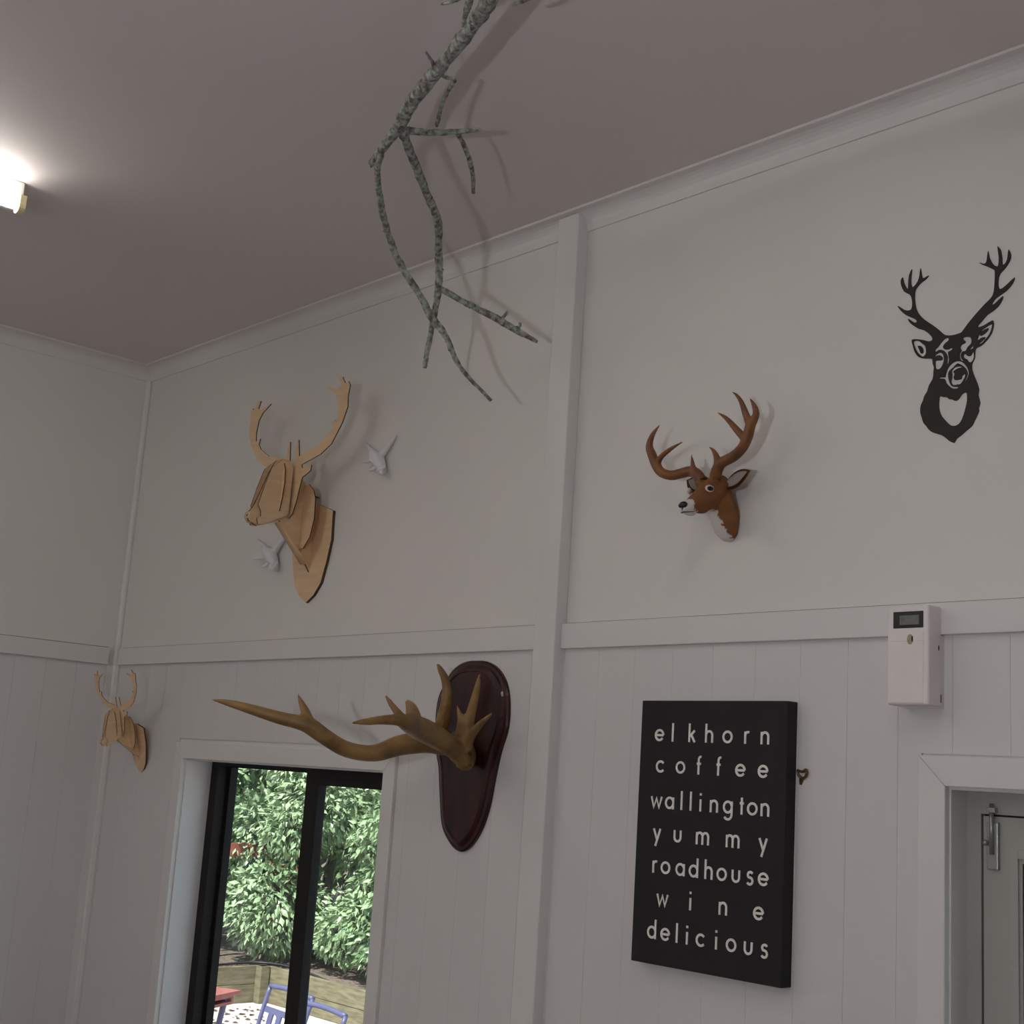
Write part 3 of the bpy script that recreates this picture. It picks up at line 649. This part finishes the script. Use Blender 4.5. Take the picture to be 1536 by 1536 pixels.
# brass hanger beside the sign
h = onY(1203, 1163)
root = thing('brass_hanger', (h.x, 0, h.z), 'small dark brass ring hanger on the wall beside sign', 'hook')
def hp(u, v, n, r): q = onY(u, v, -n); return (q.x, q.y, q.z, r)
bm = bmesh.new(); bm_tube(bm, [hp(1196, 1155, .010, .0028), hp(1203, 1157.5, .012, .003), hp(1209, 1154.5, .012, .003), hp(1209.5, 1162, .012, .003), hp(1204.5, 1168, .010, .003), hp(1198, 1163, .010, .003), hp(1196, 1155, .010, .0028)], seg=8)
from_bm('ring', bm, 'brass', root, True)
bm = bmesh.new(); bm_tube(bm, [hp(1203.5, 1165, .007, .006), hp(1202.5, 1171, .005, .0055), hp(1202, 1177, .004, .004)], seg=8); from_bm('strap', bm, 'brass', root, True)
bm = bmesh.new(); bm_tube(bm, [hp(1203.5, 1167, 0, .0025), hp(1203.5, 1167, .014, .003)], seg=8, n=1); from_bm('screw', bm, 'brass', root, True)

# ================================================================== AIR FRESHENER DISPENSER
def dispenser():
    x0, x1, z0, z1, n = 3.573, 3.669, 2.217, 2.423, .070
    root = thing('air_freshener_dispenser', ((x0+x1)/2, 0, z0), 'white plastic air freshener dispenser with small display on wall rail', 'dispenser')
    box('body', x0, x1, -n, -.018, z0, z1, 'plastic_white', root, bev=.005, seg=3)
    box('back_plate', x0+.004, x1-.001, -.0205, 0, z0-.002, RAIL0-.002, 'plastic_white', root, bev=.001)
    zf = lambda v: onY(1365, v, -n).z
    xf = lambda u: onY(u, 950, -n).x
    d = box('display_bezel', xf(1340), xf(1385), -n-.0012, -n+.003, zf(942), zf(917), 'screen_black', root, bev=.001)
    box('screen', xf(1350), xf(1379), -n-.0018, -n-.0010, zf(937), zf(923), 'screen_grey', d)
    box('cover', x0+.006, x1-.011, -n-.0012, -n+.002, z0+.004, zf(962), 'plastic_white', root, bev=.0008)
    box('cover_band', x0+.006, x1-.011, -n-.0012, -n+.002, zf(961.2), zf(946.5), 'plastic_white', root, bev=.0008)
    q = onY(1365, 959, -n-.0012)
    bm = bmesh.new(); bm_ell(bm, Vector((q.x, -n-.0008, q.z)), .0075, .0022, .011, seg=18); from_bm('nozzle', bm, 'plastic_stain', root, True)
    bm = bmesh.new(); bm_ell(bm, Vector((q.x+.0052, -n-.0018, q.z+.001)), .0018, .0018, .0065, seg=10); from_bm('nozzle_slot', bm, 'rubber_black', root, True)
    bm = bmesh.new(); bm_ell(bm, Vector((x1+.0002, -.030, onX(1412, 973, x1).z)), .0009, .0022, .006, seg=10); from_bm('key_slot', bm, 'rubber_black', root, True)
    box('side_latch', x1-.0006, x1+.0004, -.022, -.018, 2.226, 2.242, 'screen_grey', root)
dispenser()

# ================================================================== LICHENED BRANCH
def branch():
    def D(v):       # distance along the view: the stem lies just under the ceiling, the twigs just off the wall
        P = [(-140, 2.58), (0, 2.86), (190, 3.32), (360, 3.74), (480, 3.78), (620, 3.72)]
        for (a, b), (c, d) in zip(P[:-1], P[1:]):
            if v <= c: return b+(d-b)*(v-a)/(c-a)
        return P[-1][1]
    def A(L, dd=0.): 
        out = []
        for u, v, r in L:
            rr = ray(u, v).normalized(); t = D(v)+dd; q = CAM+rr*t; out.append((q.x, q.y, q.z, r*t/F))
        return out
    root_l = onZ(760, -40, ZC)
    paths = [('stem', [(815,-150,12),(762,-45,12),(735,0,11.5),(700,50,11),(660,100,10.5),(620,150,10),(600,186,10)], 0),
      ('twig', [(603,180,8.5),(580,215,7),(557,245,5.2)], 0),
      ('twig', [(571,232,4.8),(566,260,4.6),(572,310,5),(585,360,5),(603,400,5),(628,440,5),(650,480,5.5),(668,503,4.6),(690,550,3.6),(737,601,2.4)], -.03),
      ('twig', [(601,184,8),(607,205,7.2),(620,240,6.5),(640,290,6),(656,330,6),(658,380,6),(658,430,5.5),(650,480,4.5),(640,530,4),(637,552,3)], .02),
      ('twig', [(660,433,5),(700,455,4.6),(745,478,5.6),(770,493,5.2),(806,513,2.6)], .02),
      ('twig', [(748,482,3),(756,474,2.6),(762,467,2)], .02), ('twig', [(770,492,2.8),(779,490,2.4),(780,484,2)], .02),
      ('twig', [(606,195,6),(630,198,5),(655,199,4.6),(690,197,4),(721,194,2.6)], .02), ('twig', [(686,200,3.6),(692,210,3.6),(703,236,3.6),(709,262,3.4),(710,289,3)], .02),
      ('twig', [(658,108,3),(668,116,2.6),(682,120,2.8),(672,137,2.8),(662,160,3.2),(657,180,3),(655,189,2)], .02), ('twig', [(652,102,3),(648,92,2.6),(639,78,2)], 0),
      ('twig', [(712,-50,6),(704,0,5.6),(699,18,4.6),(694,39,2.4)], -.06), ('twig', [(720,-40,4),(690,-4,4),(663,6,1.8)], -.03), ('twig', [(775,-60,5),(800,-14,4),(788,0,3.2),(768,7,1.6)], 0)]
    r = thing('hanging_branch', CAM+ray(700, 50).normalized()*D(50), 'grey lichen-covered bare branch hanging down from the ceiling', 'branch')
    for nm, L, dd in paths:
        bm = bmesh.new(); bm_tube(bm, A(L, dd), seg=8, wob=.16, n=7)
        from_bm(nm, bm, 'bark_lichen', r, True)
    # lichen tufts and bud scars as small crusts along the stem
    bm = bmesh.new(); rnd = random.Random(3)
    for nm, L, dd in paths:
        S = spline(A(L, dd), 6)
        for p in S:
            if rnd.random() < .5:
                o = Vector((rnd.uniform(-1, 1), rnd.uniform(-1, 1), rnd.uniform(-1, 1))).normalized()*p[3]*.9
                bmesh.ops.create_icosphere(bm, subdivisions=1, radius=p[3]*rnd.uniform(.25, .5), matrix=Matrix.Translation(Vector(p[:3])+o))
    o = from_bm('lichen_crust', bm, 'bark_lichen', r, False); o['kind'] = 'stuff'
branch()

# ================================================================== LAMPS
def batten(name, x, y0, y1, label, tm, side=1, group=None):
    """tube fitting along Y on the ceiling, tube on the side of the spine"""
    root = thing(name, (x, (y0+y1)/2, ZC), label, 'ceiling light', group)
    if side:
        a, b = sorted((x, x-side*.05)); cx = x+side*.020; cz = ZC-.080; hz = .076
    else:
        a, b = x-.08, x+.08; cx = x; cz = ZC-.080; hz = .056
    box('housing', a, b, y0, y1, ZC-hz, ZC, 'lamp_white', root, bev=.004)
    bm = bmesh.new(); bm_tube(bm, [(cx, y0+.035, cz, .0155), (cx, y1-.028, cz, .0155)], seg=16, n=1); from_bm('tube', bm, tm, root, True)
    sd = side or 1
    for yy in (y0+.012, y1-.018):
        bm = bmesh.new()
        prof = [(-.020, 0), (.022, 0)] + [(.001+.021*math.cos(t), -.030-.022*math.sin(t)) for t in [k/8*math.pi for k in range(9)]] + [(-.020, -.03)]
        A = [[bm.verts.new((cx+sd*p, yy+e, ZC-.055+q)) for p, q in prof] for e in (-.006, .012)]
        n = len(prof)
        for k in range(n): bm.faces.new((A[0][k], A[0][(k+1) % n], A[1][(k+1) % n], A[1][k]))
        bm.faces.new(A[0]); bm.faces.new(A[1][::-1]); from_bm('lamp_holder', bm, 'lamp_cream', root)
    return root
batten('fluorescent_batten', 1.425, -2.40, -1.172, 'white fluorescent batten light with glowing tube near the side wall', 'tube_cool')
batten('fluorescent_batten', 4.05, -2.15, -0.95, 'white fluorescent batten light on the ceiling near the door', 'tube_cool_b', 0)
batten('fluorescent_batten', 1.75, -4.70, -3.45, 'added unseen batten light on the ceiling, brightening the side wall', 'tube_fill', 0)  # added fill lamp behind the view, only there to brighten the side wall
g = CAM + Vector((-.672, -.74, 0))*1.0 + Vector((-.1, .0, .05))
root = thing('pendant_lamp', (g.x, g.y, ZC), 'white globe pendant lamp hanging on a cord', 'pendant lamp')
bm = bmesh.new(); bm_ell(bm, g, .04, .04, .04, seg=24, rings=16); from_bm('globe', bm, 'globe_cool', root, True)
bm = bmesh.new(); bm_tube(bm, [(g.x, g.y, g.z+.036, .018), (g.x, g.y, g.z+.10, .018)], seg=14, n=1); from_bm('lamp_holder', bm, 'lamp_white', root, True)
bm = bmesh.new(); bm_tube(bm, [(g.x, g.y, g.z+.09, .003), (g.x, g.y, ZC, .003)], seg=8, n=1); from_bm('cord', bm, 'rubber_black', root, True)

# ================================================================== GARDEN OUTSIDE
GZ = -.30
tag(box('ground', -30, 12, .15, 30, GZ-.2, GZ, 'gravel'), 'pale gravel yard outside the window', 'ground', kind='structure')
tag(boxes('garden_bed', [(-30, -7.0, -3, 30, GZ, .0), (-7.0, 12, 5.52, 30, GZ, .0)], 'mulch'), 'raised garden bed of dark mulch behind the sleeper wall', 'garden bed', kind='structure')
def sleeper_wall(name, a, b, label):
    a = Vector(a); b = Vector(b); d = (b-a); L = d.length; d.normalize(); nrm = Vector((d.y, -d.x, 0))
    root = thing(name, ((a+b)/2)[:], label, 'retaining wall', kind='structure')
    k = 0; s = 0
    while s < L:
        e = min(L, s+2.4)
        for j in range(2):
            p0, p1 = a+d*(s+.004), a+d*(e-.004); z0 = GZ+.175*j+.002; z1 = z0+.171+.002*(j == 1); off = .004*random.uniform(-1, 1)
            bm = bmesh.new(); bm_box(bm, 0, (p1-p0).length, -.025+off, .025+off, z0, z1, bev=.004, seg=1)
            M_ = Matrix.Translation((p0.x, p0.y, 0)) @ Matrix.Rotation(math.atan2(d.y, d.x), 4, 'Z'); bmesh.ops.transform(bm, matrix=M_, verts=bm.verts)
            from_bm('sleeper', bm, 'sleeper', root)
        bm = bmesh.new(); bm_box(bm, -.05, .05, -.05, .05, GZ, .055, bev=.004, seg=1)
        q = a+d*s+nrm*.08; bmesh.ops.transform(bm, matrix=Matrix.Translation((q.x, q.y, 0)) @ Matrix.Rotation(math.atan2(d.y, d.x), 4, 'Z'), verts=bm.verts)
        from_bm('post', bm, 'sleeper', root); s += 2.4
sleeper_wall('retaining_wall', (-6.97, -1.8, 0), (-6.97, 5.45, 0), 'low weathered timber sleeper wall beside the red table')
sleeper_wall('retaining_wall', (-6.9, 5.49, 0), (2.6, 5.49, 0), 'low weathered timber sleeper wall behind the blue chairs')
def leaf_mesh(name, centres, n, size, m, parent, rnd):
    V, Fc = [], []
    tot = sum(r[0]*r[1]*r[2] for c, r in centres)
    for c, r in centres:
        for _ in range(int(n*r[0]*r[1]*r[2]/tot)):
            while 1:
                p = Vector((rnd.uniform(-1, 1), rnd.uniform(-1, 1), rnd.uniform(-1, 1)))
                if .25 < p.length < 1: break
            p = p*(p.length**-.35)
            pos = Vector(c)+Vector((p.x*r[0], p.y*r[1], p.z*r[2]))
            s = size*rnd.uniform(.6, 1.25)
            ax = (Vector((p.x, p.y, p.z-.5)) + Vector((rnd.uniform(-1, 1), rnd.uniform(-1, 1), rnd.uniform(-1, .6)))).normalized()
            up = (Vector((rnd.uniform(-.9, .9), rnd.uniform(-.9, .9), 1))); sd = ax.cross(up).normalized(); nn = sd.cross(ax)
            b = len(V)
            V += [pos, pos+ax*s*.45+sd*s*.25-nn*s*.05, pos+ax*s*.5+nn*s*.03, pos+ax*s*.45-sd*s*.25-nn*s*.05, pos+ax*s-nn*s*.10]
            Fc += [(b, b+1, b+2), (b, b+2, b+3), (b+1, b+4, b+2), (b+2, b+4, b+3)]
    me = bpy.data.meshes.new(name); me.from_pydata(V, [], Fc); me.update()
    o = link(name, me, m, parent); o['kind'] = 'stuff'; return o
def tree(x, y, h, wd, n, size, m, label, name='tree', low=.0, seed=1, red=0, lean=(0, 0), extra=()):
    rnd = random.Random(seed); root = thing(name, (x, y, 0), label, 'tree' if name == 'tree' else 'shrub', 'trees and shrubs behind the sleeper wall')
    cs = []
    bm = bmesh.new()
    for k in range(3 + (h > 3)):
        a = k*2.2+rnd.random(); e = Vector((x+math.cos(a)*wd*.55, y+math.sin(a)*wd*.55, h*rnd.uniform(.65, .95)))
        bm_tube(bm, [(x, y, -.25, .05*h/3), (x+(e.x-x)*.2, y+(e.y-y)*.2, h*.3, .042*h/3), (x+(e.x-x)*.6, y+(e.y-y)*.6+.05, h*.55, .03*h/3), (e.x, e.y, e.z, .01)], seg=8, wob=.08)
    from_bm('trunk', bm, 'bark', root, True)
    for k in range(16):
        a = rnd.uniform(0, 6.28); q = rnd.uniform(.2, 1)**.6*wd; z = low+(h-low)*rnd.uniform(.06, 1.0); rr = wd*rnd.uniform(.28, .48)
        cs.append(((x+math.cos(a)*q*.8+lean[0]*z, y+math.sin(a)*q*.8+lean[1]*z, z), (rr, rr, rr*rnd.uniform(.6, .9))))
    leaf_mesh('foliage', cs+list(extra), n, size, m, root, rnd)
    if red: leaf_mesh('red_leaves', [((x+.3, y-.6, .75), (.25, .25, .55))], red, size, 'leaf_red', root, rnd)
T = [(-8.2, 4.4, 2.9, 1.0, 8000, .10, 'leaf_a', 'pale green shrub leaning over the timber wall by the red table', 'shrub', .15),
     (-7.6, 6.5, 3.4, 1.15, 12000, .10, 'leaf_a', 'bright green shrub growing behind the sleeper wall corner', 'shrub', .25),
     (-5.8, 6.40, 2.9, 1.0, 12500, .095, 'leaf_b', 'leafy green shrub drooping over the sleeper wall behind the chairs', 'shrub', -.05),
     (-4.0, 6.7, 3.2, 1.2, 7000, .11, 'leaf_a', 'wide green shrub along the sleeper wall, beyond the chairs', 'shrub', .0),
     (-10.2, 6.2, 4.4, 1.6, 6500, .16, 'leaf_b', 'tall dark green tree behind the corner shrubs', 'tree', .5),
     (-8.9, 8.4, 4.8, 1.7, 7500, .16, 'leaf_b', 'tall leafy tree growing well behind the sleeper wall corner', 'tree', .3),
     (-6.4, 8.9, 4.6, 1.7, 7500, .16, 'leaf_a', 'tall bright green tree behind the drooping shrub', 'tree', .3),
     (-11.0, 3.4, 4.4, 1.6, 4500, .16, 'leaf_b', 'tall dark tree beyond the pale shrub by the timber wall', 'tree', .3),
     (-12.6, 9.6, 5.6, 2.2, 7000, .2, 'leaf_b', 'large far tree at the back of the garden', 'tree', .2),
     (-9.5, 11.8, 5.6, 2.3, 7000, .2, 'leaf_b', 'large far tree behind the tall leafy tree', 'tree', .2),
     (-2.2, 7.4, 3.6, 1.4, 4000, .15, 'leaf_a', 'rounded green shrub at the end of the sleeper wall', 'shrub', .0)]
for i, (x, y, h_, wd, n, sz, m, lb, nm, low) in enumerate(T):
    tree(x, y, h_, wd, n, sz, m, lb, nm, low, seed=10+i, red=60 if i == 1 else 0, extra=[((-5.45, 5.80, .40), (.45, .22, .28)), ((-6.3, 5.95, .42), (.4, .25, .28)), ((-5.0, 5.85, .42), (.4, .25, .28))] if i == 2 else ())
# red painted barrier seen between the leaves
rb = thing('red_barrier', (-7.43, 5.3, 0), 'red painted rail barrier half hidden among the shrubs', 'barrier')
P0, P1 = Vector((-7.76, 5.02, 0)), Vector((-7.72, 5.95, 0))
zr = 1.115
bm = bmesh.new(); bm_box(bm, 0, (P1-P0).length, -.02, .02, zr-.07, zr+.07); bmesh.ops.transform(bm, matrix=Matrix.Translation(P0) @ Matrix.Rotation(math.atan2(P1.y-P0.y, P1.x-P0.x), 4, 'Z'), verts=bm.verts); from_bm('rail', bm, 'red_timber', rb)
for t in (.04, .96):
    p = P0.lerp(P1, t); box('post', p.x-.045, p.x-.005, p.y-.03, p.y+.03, -.05, zr+.09, 'red_timber', rb)
# irrigation pipe and litter
bm = bmesh.new(); bm_tube(bm, [(-7.06, 4.4, .03, .012), (-7.05, 5.0, .06, .012), (-7.0, 5.42, .07, .012), (-6.6, 5.56, .07, .012), (-6.0, 5.58, .02, .012)], seg=8)
tag(from_bm('irrigation_pipe', bm, 'pipe_black', None, True), 'black irrigation pipe lying along the top of the sleeper wall', 'pipe')
rnd = random.Random(5); V, Fc = [], []
for _ in range(900):
    x, y = rnd.uniform(-6.75, -2.5), rnd.uniform(3.1, 5.25); a = rnd.uniform(0, 6.28); s = rnd.uniform(.02, .05); b = len(V)
    ax = Vector((math.cos(a), math.sin(a), 0)); sd = Vector((-ax.y, ax.x, 0)); p = Vector((x, y, GZ+.004))
    V += [p-ax*s, p+sd*s*.5+Vector((0, 0, .012)), p+ax*s, p-sd*s*.5+Vector((0, 0, .008))]; Fc += [(b, b+1, b+2), (b, b+2, b+3)]
me = bpy.data.meshes.new('leaf_litter'); me.from_pydata(V, [], Fc)
tag(link('leaf_litter', me, 'leaf_litter'), 'scattered dry brown leaves on the pale gravel', 'leaves', kind='stuff')
V, Fc = [], []
for _ in range(900):
    x, y = rnd.uniform(-7.3, -7.1), rnd.uniform(2.2, 5.4); a = rnd.uniform(0, 6.28); s = rnd.uniform(.02, .06); b = len(V)
    ax = Vector((math.cos(a), math.sin(a), rnd.uniform(-.3, .3))); sd = Vector((-ax.y, ax.x, 0)); p = Vector((x, y, .02))
    V += [p-ax*s, p+sd*s*.3+Vector((0, 0, .012)), p+ax*s, p-sd*s*.3+Vector((0, 0, .008))]; Fc += [(b, b+1, b+2), (b, b+2, b+3)]
me = bpy.data.meshes.new('bark_litter'); me.from_pydata(V, [], Fc)
tag(link('bark_litter', me, 'leaf_litter'), 'dry bark and twigs lying on the raised garden bed', 'leaves', kind='stuff')
# chairs
def chair(cx, cy, ang, label, base=None):
    if base is None:
        root = thing('garden_chair', (0, 0, GZ), label, 'chair', 'blue metal garden chairs')
        W_, top = .27, .86
        def tb(nm, pts): bm = bmesh.new(); bm_tube(bm, [(a, b, GZ+c, r) for a, b, c, r in pts], seg=10, n=4); return from_bm(nm, bm, 'paint_blue', root, True)
        for s in (-1, 1):
            tb('leg', [(s*W_, .20, 0, .014), (s*W_, .19, .42, .014)])
            tb('leg', [(s*W_, -.24, 0, .014), (s*W_, -.20, .42, .014)])
            tb('back_post', [(s*W_, -.19, .40, .015), (s*W_, -.23, .62, .015), (s*W_*1.02, -.30, top, .015)])
        tb('top_rail', [(-W_*1.02, -.30, top, .017), (0, -.315, top+.01, .017), (W_*1.02, -.30, top, .017)])
        def ib(nm, x0, x1, t0, t1, m='paint_blue'):
            f = lambda t: (-.19-.11*((t-.40)/.46), GZ+t)
            bm = bmesh.new(); (ya, za), (yb, zb) = f(t0), f(t1); vs = []
            for yy in (-.006, .006):
                for xx, (y_, z_) in ((x0, (ya, za)), (x1, (ya, za)), (x1, (yb, zb)), (x0, (yb, zb))): vs.append(bm.verts.new((xx, y_+yy, z_)))
            for f_ in ((0, 1, 2, 3), (7, 6, 5, 4), (0, 4, 5, 1), (1, 5, 6, 2), (2, 6, 7, 3), (3, 7, 4, 0)): bm.faces.new([vs[i] for i in f_])
            return from_bm(nm, bm, m, root)
        ib('middle_rail', -W_, W_, .70, .735)
        for k in range(4): x = -.165+k*.11; ib('slat', x-.027, x+.027, .47, .70)
        ib('lower_rail', -W_, W_, .44, .47)
        for k in range(6): box('seat_slat', -W_+.01, W_-.01, -.19+k*.068, -.19+k*.068+.056, GZ+.40, GZ+.418, 'paint_blue', root, bev=.003)
    else: root = copy_tree(base); root['label'] = label
    root.location = (cx, cy, GZ); root.rotation_euler = (0, 0, ang); return root
c1 = chair(0, 0, 0, 'blue metal garden chair with slatted back, closer to the red table')
c2 = copy_tree(c1); c2['label'] = 'blue metal garden chair tucked behind the other chair, away from the table'
c1.location = (-2.72, 2.56, GZ); c1.rotation_euler = (0, 0, math.radians(176)); c2.location = (-2.12, 2.38, GZ); c2.rotation_euler = (0, 0, math.radians(178))
# red table
tc = Vector((-3.67, 2.44, 0)); ta = math.radians(-65)
rt = thing('garden_table', (0, 0, 0), 'red timber garden table with metal legs, outside window', 'table')
for k in range(5): box('tabletop_plank', -.40, .40, -.40+k*.161, -.40+k*.161+.156, .425, .452, 'red_timber', rt, bev=.003)
frame4('apron', -.36, .36, .36, .425, .025, .025, .02, .02, -.37, .37, 'red_timber', rt)
for sx in (-1, 1):
    for sy_ in (-1, 1):
        bm = bmesh.new(); bm_tube(bm, [(sx*.33, sy_*.33, .425, .022), (sx*.30, sy_*.30, .1, .02), (sx*.34, sy_*.34, GZ, .02)], seg=10); from_bm('leg', bm, 'paint_blue', rt, True)
rt.location = (tc.x, tc.y, 0); rt.rotation_euler = (0, 0, ta)
